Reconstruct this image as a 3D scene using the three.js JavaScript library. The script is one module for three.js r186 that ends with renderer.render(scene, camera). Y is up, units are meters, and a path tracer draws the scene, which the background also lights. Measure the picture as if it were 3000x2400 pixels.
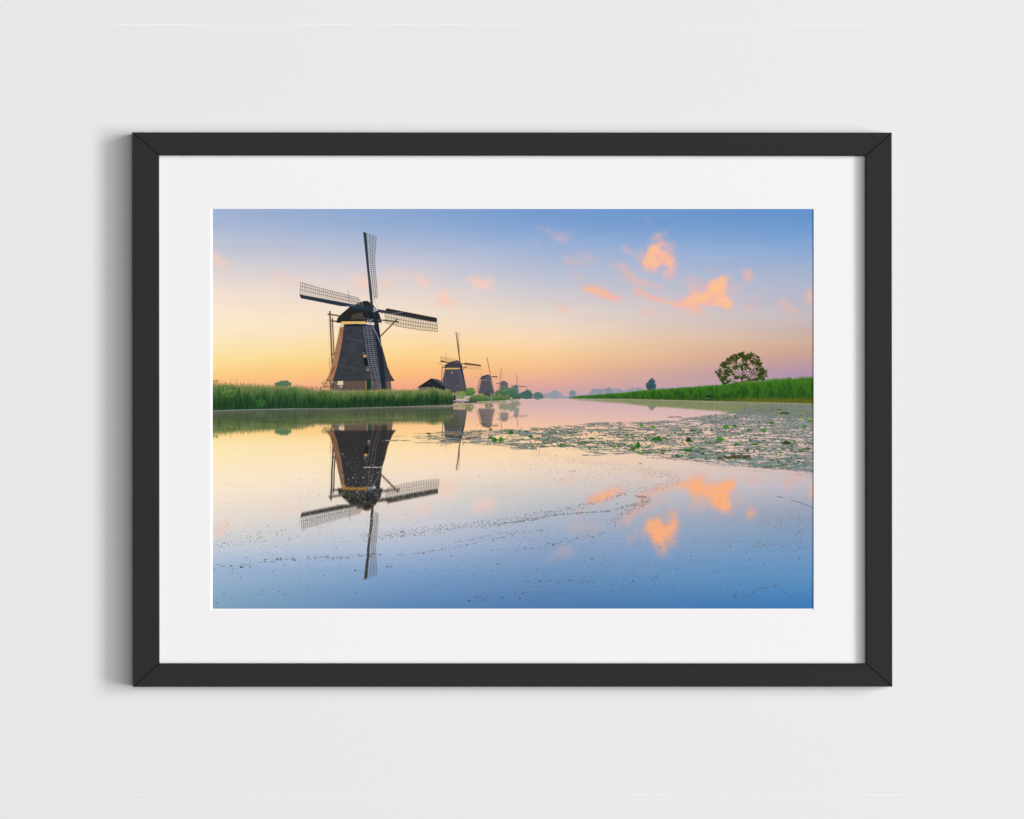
import * as THREE from 'three';
import { RectAreaLightUniformsLib } from 'three/addons/lights/RectAreaLightUniformsLib.js';

// Plan units are tenths of a print grid: 1 unit = 0.4 mm on the wall, origin at the upper left of a 3000 x 2400 unit stretch of wall.
const U = 0.0004;
const px = (x) => (x - 1500) * U, py = (y) => (1200 - y) * U;

// ---------------------------------------------------------------- camera, lamps, exposure
const scene = new THREE.Scene();
scene.background = new THREE.Color(0, 0, 0);
const DIST = 8;
const camera = new THREE.PerspectiveCamera(2 * THREE.MathUtils.radToDeg(Math.atan((1200 * U) / (DIST - 0.031))), 3000 / 2400, 0.1, 60);
camera.position.set(0, 0, DIST);
camera.lookAt(0, 0, 0);

const renderer = new THREE.WebGLRenderer({ antialias: true });
renderer.toneMapping = THREE.LinearToneMapping;
renderer.toneMappingExposure = 1;
renderer.shadowMap.enabled = true;
RectAreaLightUniformsLib.init();

const K = 1.105;                    // light on a wall facing the room, in units of pi
// A soft studio panel seen from the wall between two sideways slopes and two upward slopes, giving the share w of the light.
function lamp(name, sx0, sx1, sy0, sy1, w) {
  const d = 36, a0 = Math.atan(sx0), a1 = Math.atan(sx1), am = (a0 + a1) / 2;
  const sy = (sy0 + sy1) / 2, dir = new THREE.Vector3(Math.tan(am), sy, 1).normalize();
  const z = dir.z * d, width = d * (a1 - a0), height = (sy1 - sy0) * z;
  const L = (w * K * Math.PI * d * d) / (width * height * dir.z);
  const l = new THREE.RectAreaLight(0xffffff, L, width, height);
  l.name = name;
  l.position.copy(dir).multiplyScalar(d);
  l.lookAt(0, 0, 0);
  scene.add(l);
}
lamp('front_softbox', -0.16, 0.16, -0.12, 0.19, 0.2);
lamp('near_side_softbox', 0.12, 0.60, -0.14, 0.24, 0.195);
lamp('middle_side_softbox', 0.60, 1.03, -0.22, 0.34, 0.165);
lamp('far_side_softbox', 1.03, 1.62, -0.42, 0.56, 0.44);

// ---------------------------------------------------------------- helpers
function rng(seed) { let a = seed >>> 0; return () => { a = (a + 0x6d2b79f5) >>> 0; let t = Math.imul(a ^ (a >>> 15), 1 | a); t = (t + Math.imul(t ^ (t >>> 7), 61 | t)) ^ t; return ((t ^ (t >>> 14)) >>> 0) / 4294967296; }; }
const clamp = (v, a = 0, b = 1) => Math.min(b, Math.max(a, v)), lerp = (a, b, t) => a + (b - a) * t;
const smooth = (a, b, v) => { const t = clamp((v - a) / (b - a)); return t * t * (3 - 2 * t); };
const hash = (ix, iy, s) => { let h = Math.imul(ix, 374761393) ^ Math.imul(iy, 668265263) ^ Math.imul(s, 2147483647 - 98765); h = Math.imul(h ^ (h >>> 13), 1274126177); return ((h ^ (h >>> 16)) >>> 0) / 4294967296; };
function noise(x, y, s = 1) {
  const ix = Math.floor(x), iy = Math.floor(y), fx = x - ix, fy = y - iy, u = fx * fx * (3 - 2 * fx), v = fy * fy * (3 - 2 * fy);
  return lerp(lerp(hash(ix, iy, s), hash(ix + 1, iy, s), u), lerp(hash(ix, iy + 1, s), hash(ix + 1, iy + 1, s), u), v);
}
const fbm = (x, y, s = 1, o = 4) => { let t = 0, a = 0.5, n = 0; for (let i = 0; i < o; i++) { t += a * noise(x, y, s + i); n += a; a *= 0.5; x *= 2.03; y *= 2.03; } return t / n; };
const hex = (h) => [parseInt(h.slice(0, 2), 16), parseInt(h.slice(2, 4), 16), parseInt(h.slice(4, 6), 16)];
const css = (c, a = 1) => `rgba(${Math.round(c[0])},${Math.round(c[1])},${Math.round(c[2])},${a})`;
const mix = (a, b, t) => [lerp(a[0], b[0], t), lerp(a[1], b[1], t), lerp(a[2], b[2], t)];

// ================================================================ THE PRINTED PICTURE (flat ink on paper)
const PX0 = 612, PY0 = 606, PW = 1780, PH = 1190, CW = 2048, CH = 1369, S = CW / PW;
function layer() {
  const c = document.createElement('canvas'); c.width = CW; c.height = CH;
  const g = c.getContext('2d'); g.setTransform(S, 0, 0, S, -PX0 * S, -PY0 * S); g.lineCap = 'butt'; g.lineJoin = 'round';
  return g;
}
// a frame of reference for a part of the picture: points are given in its own grid
const ref = (x0, y0, s) => (...n) => { const r = []; for (let i = 0; i < n.length; i += 2) r.push([x0 + n[i] / s, y0 + n[i + 1] / s]); return r; };
function fill(g, pts, c) { g.beginPath(); pts.forEach(([x, y], i) => (i ? g.lineTo(x, y) : g.moveTo(x, y))); g.closePath(); g.fillStyle = c; g.fill(); }
function line(g, pts, w, c) { g.beginPath(); pts.forEach(([x, y], i) => (i ? g.lineTo(x, y) : g.moveTo(x, y))); g.lineWidth = w; g.strokeStyle = c; g.stroke(); }
function along(pts, t) {
  const len = pts.slice(1).map((p, i) => Math.hypot(p[0] - pts[i][0], p[1] - pts[i][1])), all = len.reduce((a, b) => a + b, 0);
  let d = t * all;
  for (let i = 0; i < len.length; i++) { if (d <= len[i] || i === len.length - 1) { const f = d / len[i]; return [lerp(pts[i][0], pts[i + 1][0], f), lerp(pts[i][1], pts[i + 1][1], f)]; } d -= len[i]; }
}
const yAt = (pts, x) => { if (x <= pts[0][0]) return pts[0][1]; for (let i = 1; i < pts.length; i++) if (x <= pts[i][0]) return lerp(pts[i - 1][1], pts[i][1], (x - pts[i - 1][0]) / (pts[i][0] - pts[i - 1][0])); return pts[pts.length - 1][1]; };
function lattice(g, inner, outer, n, longs, w, c) {
  for (let i = 0; i <= n; i++) line(g, [along(inner, i / n), along(outer, i / n)], w, c);
  for (const f of longs) { const p = []; for (let i = 0; i <= 16; i++) { const a = along(inner, i / 16), b = along(outer, i / 16); p.push([lerp(a[0], b[0], f), lerp(a[1], b[1], f)]); } line(g, p, w, c); }
}

// ---- ink of sky and water: colours read at three columns of the picture
const COLS = [690, 1230, 1590, 2280];
const stops = (...s) => { const r = []; for (let i = 0; i < s.length; i += 2) r.push([s[i], hex(s[i + 1])]); return r; };
const SKY = [
  stops(612, '9db0d2', 660, 'a9b8d6', 705, 'bbc2d5', 751, 'cbcad5', 781, 'd9d2d6', 826, 'eadbd4', 871, 'f5e2d1', 916, 'fce8cf', 977, 'fee9c6', 1022, 'fee6b0', 1052, 'fee09c', 1082, 'fed48a', 1106, 'fdc884', 1127, 'fbbb88', 1160, 'f0ae8c'),
  stops(612, '86a4d0', 660, '93add3', 705, 'a8b7d6', 751, 'bcc2d6', 781, 'cac8d6', 826, 'dcd2d3', 871, 'e9dad0', 916, 'f3e0cc', 960, 'f9e0be', 1000, 'fddda8', 1037, 'fed592', 1067, 'feca84', 1097, 'fdbd80', 1127, 'f6ae88', 1160, 'e8a58e'),
  stops(612, '749bce', 660, '80a2d2', 705, '96aed5', 751, 'a9b7d4', 796, 'b9c0d3', 841, 'c8c7d1', 871, 'd5cccf', 901, 'e0d3cb', 947, 'eed9c6', 992, 'f8d9b6', 1037, 'fbd09c', 1067, 'f8c490', 1097, 'efb692', 1127, 'e0aa9c', 1160, 'caa4ac'),
  stops(612, '6391c9', 658, '6f9ace', 702, '80a4d2', 745, '93add4', 789, 'a5b3cf', 832, 'b1b8cd', 876, 'bcbac8', 919, 'c6bec2', 963, 'cdb8b0', 1006, 'd4b19c', 1035, 'd0a795', 1064, 'c49e9d', 1093, 'b698aa', 1125, 'b09aac', 1160, 'a99bae'),
];
const WATER = [
  stops(1170, 'd8b090', 1230, 'f6be84', 1266, 'fcd388', 1280, 'fdde9c', 1299, 'fee6ae', 1350, 'feeabf', 1396, 'fee9c9', 1441, 'f8e6cf', 1486, 'eee0d0', 1531, 'e2dad2', 1577, 'd0d0d2', 1607, 'c3cbd6', 1637, 'b0c0d6', 1667, '9fb5d2', 1697, '97b0cb', 1727, '8dabc6', 1757, '83a3c0', 1785, '7a9dbb'),
  stops(1170, 'dcb0a0', 1200, 'f0b890', 1230, 'fac48a', 1266, 'fdd094', 1296, 'fedba6', 1335, 'fde1b8', 1365, 'fae0c2', 1396, 'f3dfca', 1441, 'e7d9cc', 1486, 'dad3cf', 1531, 'cccbd2', 1577, 'b8c0d2', 1607, 'aab8d2', 1637, '98adcd', 1682, '7f9fc6', 1727, '6e93be', 1773, '5f87b4', 1790, '5981b0'),
  stops(1166, 'd0b0b4', 1190, 'dab6b4', 1220, 'e7bbae', 1250, 'f4c4a6', 1296, 'fbd3a9', 1335, 'f8d8b4', 1365, 'f0d8bf', 1396, 'e5d4c5', 1426, 'd6cdc5', 1471, 'c4c4c7', 1516, 'b2b9c6', 1546, 'a6b2c6', 1592, '93a7c4', 1637, '819cc0', 1682, '7194bb', 1727, '6388b3', 1773, '537dad', 1790, '4d79aa'),
  stops(1172, 'b9a3b2', 1200, 'd0b4b8', 1260, 'dfbfb8', 1310, 'e0bdb2', 1375, 'd3bdb8', 1396, 'cdbdbc', 1426, 'c1bac4', 1471, 'a9adbb', 1516, '95a1b7', 1562, '869dba', 1607, '7999be', 1652, '6b95c0', 1697, '5e8fbd', 1742, '4e84b8', 1785, '3f77b1'),
];
const ramp = (st, y) => { if (y <= st[0][0]) return st[0][1]; for (let i = 1; i < st.length; i++) if (y <= st[i][0]) return mix(st[i - 1][1], st[i][1], (y - st[i - 1][0]) / (st[i][0] - st[i - 1][0])); return st[st.length - 1][1]; };
const ROWS = (table) => { const m = new Map(); return (x, yi, y) => { let r = m.get(yi); if (!r) m.set(yi, (r = table.map((t) => ramp(t, y)))); const n = x < COLS[1] ? 0 : x < COLS[2] ? 1 : 2; return mix(r[n], r[n + 1], clamp((x - COLS[n]) / (COLS[n + 1] - COLS[n]), -0.1, 1.1)); }; };

// ---- clouds: outlines softened and torn by noise
const cloudMask = (() => {
  const g = layer(), q = ref(1560, 640, 2.5976), l = ref(610, 600, 2.3956);
  g.save(); g.setTransform(1, 0, 0, 1, 0, 0); g.fillStyle = '#000'; g.fillRect(0, 0, CW, CH); g.restore();
  const puff = (pts, a) => fill(g, pts, `rgba(255,255,255,${a})`);
  g.filter = 'blur(5px)';
  const w = ref(1840, 660, 5.989), wisp = (pts, width, a) => line(g, pts, width, `rgba(255,255,255,${a})`);
  puff(w(440, 318, 560, 298, 700, 292, 700, 318, 580, 368, 590, 412, 700, 424, 780, 398, 680, 500, 690, 522, 770, 530, 800, 610, 806, 690, 770, 765, 812, 830, 780, 868, 740, 830, 696, 740, 656, 680, 610, 662, 540, 722, 470, 812, 430, 802, 392, 772, 318, 808, 286, 700, 276, 640, 286, 560, 336, 500, 346, 400), 1);
  puff(w(425, 205, 480, 140, 545, 130, 690, 108, 600, 170, 645, 245, 560, 268, 450, 262), 0.62);
  puff(w(560, 290, 760, 275, 850, 330, 800, 420, 850, 560, 880, 700, 850, 880, 730, 985, 620, 930, 640, 820, 700, 760, 760, 560), 0.3);
  puff(w(200, 420, 300, 400, 290, 640, 240, 720, 180, 640), 0.26);
  wisp(w(720, 780, 640, 820, 640, 880, 700, 910), 7, 0.7); wisp(w(-90, 380, 40, 470, 150, 545, 215, 600), 9, 0.5);
  wisp(w(-160, 660, -20, 760, 80, 880, 190, 985, 290, 1050), 6.5, 0.75); wisp(w(235, 800, 205, 960), 3, 0.4); wisp(w(-60, 820, 100, 960, 260, 1040, 420, 1060, 650, 1110), 7, 0.5); wisp(w(330, 975, 480, 1050), 4, 0.4);
  puff(w(90, 1098, 250, 1160, 400, 1228, 550, 1288, 750, 1328, 1000, 1306, 1072, 1228, 1058, 1112, 1122, 1180, 1300, 1168, 1402, 1128, 1376, 1030, 1500, 960, 1560, 908, 1800, 880, 1740, 1020, 1698, 1130, 1742, 1280, 1868, 1360, 1780, 1478, 1640, 1422, 1450, 1390, 1270, 1400, 1238, 1432, 1336, 1536, 1200, 1512, 900, 1432, 650, 1370, 430, 1312, 300, 1244, 130, 1202), 1);
  puff(w(1000, 930, 1140, 900, 1400, 1020, 1380, 1130, 1100, 1180, 1040, 1060), 0.3); puff(w(1700, 1040, 1960, 1030, 1880, 1180, 1780, 1330), 0.22);
  puff(q(370, 532, 420, 512, 490, 515, 580, 560, 720, 622, 620, 622, 500, 588), 0.95);
  puff(q(270, 375, 330, 410, 400, 470, 360, 455, 300, 400), 0.5);
  puff(q(1600, 380, 1660, 405, 1690, 430, 1660, 480, 1610, 460), 0.6);
  puff(q(175, 665, 230, 672, 305, 702, 220, 698), 0.8);
  puff(q(800, 705, 870, 712, 935, 732, 850, 732), 0.72);
  puff(q(1590, 670, 1650, 680, 1700, 700, 1620, 698), 0.72);
  puff(q(1890, 600, 1925, 640, 1990, 680, 2055, 722, 1980, 718, 1920, 690, 1880, 650), 0.5);
  puff(q(2085, 560, 2140, 560, 2140, 660, 2100, 630), 0.7);
  puff(q(1130, 690, 1220, 705, 1340, 728, 1220, 728), 0.4);
  puff(q(1000, 715, 1060, 720, 1075, 740, 1010, 735), 0.3);
  puff(q(145, 120, 210, 130, 295, 160, 260, 178, 190, 165), 0.4);
  puff(q(50, 70, 160, 95, 320, 110, 250, 130, 120, 110), 0.16);
  puff(q(10, 165, 50, 185, 90, 218, 45, 205), 0.24);
  puff(q(230, 300, 330, 318, 380, 350, 250, 340), 0.3); puff(q(330, 255, 430, 285, 520, 330, 430, 320), 0.2);
  puff(q(855, 0, 900, 10, 935, 45, 890, 25), 0.25); puff(q(1330, 375, 1390, 376, 1400, 392, 1340, 390), 0.18); puff(q(1840, 440, 1900, 445, 1890, 460), 0.2);
  for (const [x0, y0, x1, y1, x2, y2, wd, a] of [[30, 60, 120, 95, 300, 130, 12, 0.2], [240, 290, 330, 320, 450, 355, 12, 0.28], [320, 250, 430, 290, 530, 335, 12, 0.2], [600, 345, 690, 400, 740, 450, 14, 0.4], [640, 440, 740, 470, 860, 470, 12, 0.25], [780, 640, 860, 660, 960, 690, 9, 0.2], [1060, 720, 1200, 715, 1330, 730, 9, 0.3], [1660, 560, 1700, 610, 1690, 650, 14, 0.2], [1540, 500, 1580, 520, 1560, 580, 16, 0.25], [740, 1090, 860, 1100, 980, 1085, 10, 0.25]]) line(g, q(x0, y0, x1, y1, x2, y2), wd / 2.6, `rgba(255,255,255,${a * 1.5})`);
  g.filter = 'blur(8px)';
  // the paler clouds of the left half
  puff(l(1420, 480, 1470, 490, 1545, 535, 1540, 572, 1470, 545), 1.00); puff(l(1210, 455, 1330, 470, 1440, 490, 1340, 500), 0.57);
  puff(l(1005, 495, 1080, 505, 1115, 530, 1120, 592, 1010, 575, 1050, 545), 0.90); puff(l(1195, 525, 1260, 530, 1318, 560, 1290, 580, 1220, 550), 0.78);
  puff(l(410, 480, 500, 490, 650, 530, 640, 550, 520, 520), 0.76); puff(l(20, 335, 60, 340, 75, 380, 150, 400, 130, 440, 70, 415, 20, 400), 0.90);
  puff(l(1815, 505, 1880, 505, 1930, 540, 2000, 515, 1975, 588, 1880, 580), 1.00); puff(l(1615, 605, 1660, 600, 1690, 660, 1750, 715, 1570, 695, 1620, 665), 1.00);
  const d = g.canvas.getContext('2d').getImageData(0, 0, CW, CH).data, m = new Float32Array(CW * CH);
  for (let i = 0; i < m.length; i++) m[i] = d[i * 4] / 255;
  return m;
})();
const cloudWide = (() => {            // the same outlines, spread wide for the thin veil round each cloud
  const box = (a, R) => { const o = new Float32Array(a.length), t = new Float32Array(a.length); for (let j = 0; j < CH; j++) { let q = 0; for (let i = -R; i < CW; i++) { if (i + R < CW) q += a[j * CW + i + R]; if (i - R - 1 >= 0) q -= a[j * CW + i - R - 1]; if (i >= 0) t[j * CW + i] = q / (2 * R + 1); } } for (let i = 0; i < CW; i++) { let q = 0; for (let j = -R; j < CH; j++) { if (j + R < CH) q += t[(j + R) * CW + i]; if (j - R - 1 >= 0) q -= t[(j - R - 1) * CW + i]; if (j >= 0) o[j * CW + i] = q / (2 * R + 1); } } return o; };
  return box(box(cloudMask, 11), 9);
})();
const maskAt = (m, x, y) => { const ix = clamp(Math.round(x), 0, CW - 1), iy = clamp(Math.round(y), 0, CH - 1); return m[iy * CW + ix]; };
const cloudAt = (i, j) => {            // texture pixel -> cover
  const x = i / S, y = j / S;
  const wx = (fbm(x / 16, y / 12, 11, 4) - 0.5) * 22, wy = (fbm(x / 16 + 40, y / 12, 21, 4) - 0.5) * 18;
  const m = maskAt(cloudMask, i + wx, j + wy);
  if (m < 0.004 && maskAt(cloudWide, i, j) < 0.01) return 0;
  const streak = fbm((x * 0.9 + y * 0.4) / 34, (y - x * 0.4) / 7, 31, 4), soft = maskAt(cloudWide, i + wx * 0.5, j + wy * 0.5);
  return Math.pow(clamp(0.5 * m * (0.7 + 0.6 * streak) + 0.42 * soft * (0.2 + 1.2 * streak) + 0.3 * m * soft), 0.8) * (0.84 + 0.26 * fbm(x / 9, y / 8, 38, 3));
};

// ---- the objects of the picture; each is drawn once upright and once mirrored in the water
const z = ref(840, 660, 3.3167), k = ref(940, 840, 5.392), m = ref(1180, 950, 4.312);
function bigMill(g, mirrored) {
  const wood = mirrored ? '#3a332c' : '#5c4c3e', dark = mirrored ? '#2b2a27' : '#2b323c', bar = mirrored ? '#57524c' : '#453f3d';
  // tail poles behind
  line(g, z(398, 870, 413, 1385), 0.5, css(hex('8a6a48'), 0.6));
  line(g, z(416, 832, 439, 1355), 4.4, wood); line(g, z(440, 898, 457, 1275), 3.4, wood);
  line(g, z(394, 862, 512, 880), 4.2, wood); line(g, z(428, 928, 498, 934), 4, wood); line(g, z(423, 1250, 464, 1253), 2.4, wood);
  line(g, z(915, 920, 1086, 938), 4, wood); line(g, z(1076, 908, 905, 1082), 3.8, wood);
  line(g, z(411, 1295, 416, 1400), 1.1, '#8a623c');
  line(g, z(599, 632, 602, 750), 0.9, '#4d4648');
  // base
  fill(g, k(140, 1475, 360, 1475, 360, 1645, 140, 1645), '#675f62');
  fill(g, k(130, 1480, 165, 1480, 185, 1645, 150, 1645), '#8b6848');
  fill(g, k(348, 1470, 706, 1470, 712, 1645, 345, 1645), '#5c5048');
  fill(g, k(1010, 1470, 1100, 1480, 1116, 1640, 1015, 1640), '#67564e');
  if (!mirrored) { const r = rng(5); for (let i = 0; i < 380; i++) { const p = k(350 + r() * 350, 1480 + r() * 160)[0]; g.fillStyle = css(mix(hex('4b413b'), hex('74655a'), r()), 0.5); g.fillRect(p[0], p[1], 2.6, 0.9); } }
  fill(g, k(262, 1495, 346, 1482, 348, 1552, 258, 1552), '#ecd0a8'); line(g, k(300, 1500, 298, 1550), 0.8, '#a98a68');
  fill(g, k(272, 1562, 335, 1558, 335, 1600, 300, 1600), '#d9b690'); fill(g, k(162, 1494, 186, 1492, 184, 1512, 163, 1512), '#f0c272');
  fill(g, k(175, 1540, 200, 1540, 196, 1600, 180, 1600), '#3f3230');
  fill(g, k(704, 1480, 716, 1480, 716, 1645, 706, 1645), '#bf8a50'); fill(g, k(716, 1478, 796, 1478, 800, 1645, 716, 1645), mirrored ? '#24413c' : '#15392f');
  fill(g, k(790, 1490, 803, 1490, 806, 1645, 795, 1645), '#9a6f45');
  fill(g, k(800, 1480, 1016, 1480, 1016, 1645, 806, 1645), mirrored ? '#3f3834' : '#4b403c');
  // thatched body
  const body = k(297, 620, 270, 780, 228, 965, 170, 1230, 122, 1400, 72, 1482, 190, 1484, 560, 1476, 1010, 1482, 1160, 1486, 1100, 1390, 1048, 1265, 1000, 1085, 950, 900, 905, 610, 560, 585);
  g.save(); g.beginPath(); body.forEach(([x, y], i) => (i ? g.lineTo(x, y) : g.moveTo(x, y))); g.closePath(); g.clip();
  g.fillStyle = mirrored ? '#29282a' : '#393b40'; g.fillRect(940, 940, 230, 190);
  fill(g, k(840, 600, 1170, 600, 1170, 1490, 1000, 1490), mirrored ? '#332e2e' : '#453f42');
  fill(g, k(280, 610, 356, 610, 332, 860, 290, 1085, 240, 1300, 183, 1486, 60, 1486, 120, 1300), mirrored ? '#84604a' : '#a5785a');
  const r = rng(77);
  for (let i = 0; i < 2600; i++) {      // reed ends, course by course
    const Y = 948 + r() * 170, X = 950 + r() * 210, row = Math.round(Y / 4.1) * 4.1 + (r() - 0.5) * 1.6, n = fbm(X / 30, Y / 22, 3, 3), low = (Y - 948) / 170;
    const edge = yAt(k(356, 610, 332, 860, 290, 1085, 240, 1300, 183, 1486).map(([a, b]) => [b, a]), row), orange = X < edge, wide = Math.min(2 + r() * 6, orange ? Math.max(0, edge - X) : 9);
    const c = orange ? mix(hex('8e5f45'), hex('c08a66'), r()) : mix(hex('20242a'), hex(low < 0.45 ? '555c68' : '414650'), clamp(n * 1.5 - 0.35 + (r() - 0.5) * 0.3));
    g.fillStyle = css(mirrored ? mix(c, hex('262426'), 0.65) : c, 0.34); g.fillRect(X, row, wide, 1 + r() * 0.7);
  }
  for (let i = 0; i < 420; i++) { const X = 985 + r() * 150, Y = 950 + r() * 165, up = (1115 - Y) / 165; if (X < yAt(k(356, 610, 332, 860, 290, 1085, 240, 1300, 183, 1486).map(([a, b]) => [b, a]), Y)) continue; g.fillStyle = css(mirrored ? hex('3a3838') : r() < 0.55 ? hex('6a707c') : hex('17191c'), 0.05 + 0.05 * r() * (0.4 + up)); g.beginPath(); g.ellipse(X, Y, 4 + r() * 16, 1 + r() * 4, 0, 0, 6.283); g.fill(); }
  g.restore();
  line(g, k(72, 1482, 190, 1486, 560, 1480, 1010, 1484, 1158, 1488), 1.2, '#201d1d');
  fill(g, k(314, 662, 330, 665, 318, 775, 303, 775), '#7a4f38'); fill(g, k(196, 1262, 216, 1258, 165, 1385, 146, 1392), '#6a4433');
  // windows in the thatch
  line(g, k(630, 1012, 712, 1020), 1.6, '#17191c'); fill(g, k(640, 1030, 690, 1030, 690, 1078, 655, 1060), '#4a5866');
  fill(g, k(664, 1078, 714, 1078, 714, 1116, 667, 1116), '#c99c63'); fill(g, k(668, 1118, 718, 1118, 748, 1252, 680, 1240), '#1b1b20');
  fill(g, k(716, 1300, 756, 1298, 758, 1328, 722, 1328), '#b08a62'); fill(g, k(720, 1255, 745, 1255, 748, 1296, 724, 1298), '#53606c');
  // cap
  fill(g, z(478, 942, 492, 898, 532, 858, 602, 798, 702, 748, 755, 733, 785, 734, 832, 768, 882, 830, 902, 872, 922, 946, 860, 942, 500, 948), mirrored ? '#23231e' : '#262726');
  fill(g, z(622, 900, 640, 862, 742, 845, 744, 916, 620, 918), mirrored ? '#2e2c28' : '#46423c');
  { const q = rng(9); for (let i = 0; i < 420; i++) { const X = 500 + q() * 400, Y = 745 + q() * 190; if (Y < yAt([[480, 935], [532, 862], [602, 802], [702, 752], [785, 740], [832, 772], [882, 834], [920, 935]], X + 12) || Y < yAt([[480, 935], [532, 862], [602, 802], [702, 752], [785, 740], [832, 772], [882, 834], [920, 935]], X)) continue; const p = z(X, Y)[0]; g.fillStyle = css(mix(hex('151615'), hex('4a4840'), q()), 0.3); g.fillRect(p[0], p[1], 3.2, 0.8); } }
  fill(g, z(742, 838, 832, 838, 834, 940, 745, 925), '#1c2026');
  line(g, z(480, 938, 700, 915, 922, 945), 1.6, '#17171a');
  fill(g, k(306, 572, 322, 547, 690, 545, 722, 568, 724, 592, 540, 584, 310, 602), mirrored ? '#a9793a' : '#e4bb72');
  fill(g, k(365, 592, 540, 586, 735, 592, 812, 618, 812, 630, 600, 626, 362, 628), '#20242c');
  fill(g, k(296, 642, 304, 606, 362, 598, 358, 632), mirrored ? '#8f7258' : '#dcc6b2');
  // sails: left, upper, right
  lattice(g, z(125, 668, 520, 748, 735, 785), z(133, 553, 300, 603, 500, 655, 697, 706), 31, [0.38, 0.7, 1], 1.05, bar);
  fill(g, z(119, 667, 172, 680, 520, 745, 640, 768, 830, 796, 830, 828, 740, 822, 600, 790, 520, 784, 134, 708), mirrored ? '#33322e' : '#2a3440');
  fill(g, z(600, 775, 760, 788, 750, 822, 640, 800), mirrored ? '#2b2c2b' : '#1d3a52'); line(g, z(570, 783, 660, 778, 735, 742), 0.9, '#9c9aa2');
  line(g, z(726, 742, 736, 785), 1, '#b7a59c'); line(g, z(700, 752, 714, 784), 0.9, '#b7a59c');
  lattice(g, z(772, 76, 800, 430, 822, 640, 838, 712), z(868, 107, 858, 230, 852, 330, 860, 450, 872, 590, 879, 703), 31, [0.35, 0.68, 1], 1.05, bar);
  fill(g, z(740, 62, 772, 72, 800, 430, 822, 600, 838, 790, 816, 790, 803, 690, 785, 490), mirrored ? '#3c3b36' : '#313a45');
  line(g, z(788, 480, 815, 620), 1.2, '#6c6468'); line(g, z(840, 712, 892, 806), 0.4, '#6a5c58');
  lattice(g, z(950, 850, 1200, 895, 1458, 940), z(958, 945, 1100, 985, 1300, 1018, 1467, 1033), 31, [0.36, 0.68, 1], 1.05, mirrored ? bar : '#4a3a30');
  fill(g, z(878, 815, 1000, 832, 1458, 912, 1458, 942, 1380, 932, 1000, 862, 878, 842), mirrored ? '#3a3833' : '#3a3b42');
  fill(g, z(970, 805, 1140, 838, 1458, 900, 1458, 938, 1120, 865, 955, 824), mirrored ? '#38352f' : '#2f2c2c'); line(g, z(1010, 862, 1140, 838), 1.1, '#a9a3a6');
  line(g, z(912, 856, 940, 846), 1.2, '#4a4040');
  // lower sail in front of the body
  fill(g, z(832, 830, 880, 838, 884, 905, 906, 1062, 936, 1300, 966, 1596, 920, 1596, 880, 1250, 850, 970), mirrored ? '#2b2c2d' : '#202a35');
  const lit = mirrored ? '#6d6a72' : '#9396ab';
  lattice(g, k(808, 632, 900, 1180, 955, 1608), k(665, 628, 745, 1180, 830, 1596), mirrored ? 0 : 31, [1], 0.85, lit);
  line(g, k(717, 600, 800, 1180, 915, 1612), 0.95, lit); line(g, k(770, 600, 850, 1180, 950, 1606), 0.95, lit);
  line(g, k(795, 588, 868, 730, 935, 878, 952, 945), 1.5, mirrored ? '#77767c' : '#b9b7c6');
  // hub and wreath
  if (!mirrored) {
    fill(g, z(838, 798, 880, 806, 880, 830, 846, 832), '#c9c2dc'); fill(g, z(852, 806, 868, 810, 866, 822, 853, 820), '#251c40');
    fill(g, z(830, 830, 862, 836, 855, 846, 834, 842), '#8d8580');
    const w = rng(41), tones = ['dfe2ee', 'b9c6e2', 'e6dcd2', '7a93b8', '2f5f5a', 'c79a86', '3a2a44'];
    for (let i = 0; i < 90; i++) { const p = z(795 + (w() - 0.5) * 62 * (0.5 + w()), 935 + (w() - 0.5) * 60)[0]; g.fillStyle = css(hex(tones[Math.floor(w() * 7)]), 0.9); g.fillRect(p[0], p[1], 0.8 + w() * 2.2, 0.8 + w() * 1.4); }
    for (let i = 0; i < 26; i++) { const s = i % 2, p = z((s ? 882 : 762) + (w() - 0.5) * 34, (s ? 922 : 905) + (w() - 0.5) * 18)[0]; g.fillStyle = css(hex(w() < 0.7 ? '6d2230' : 'a89a9c'), 0.85); g.fillRect(p[0], p[1], 2, 1.6); }
    line(g, z(765, 835, 800, 905), 0.5, '#8c8790');
  } else fill(g, z(775, 915, 830, 915, 825, 970, 785, 965), 'rgba(90,100,112,0.7)');
}
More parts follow.
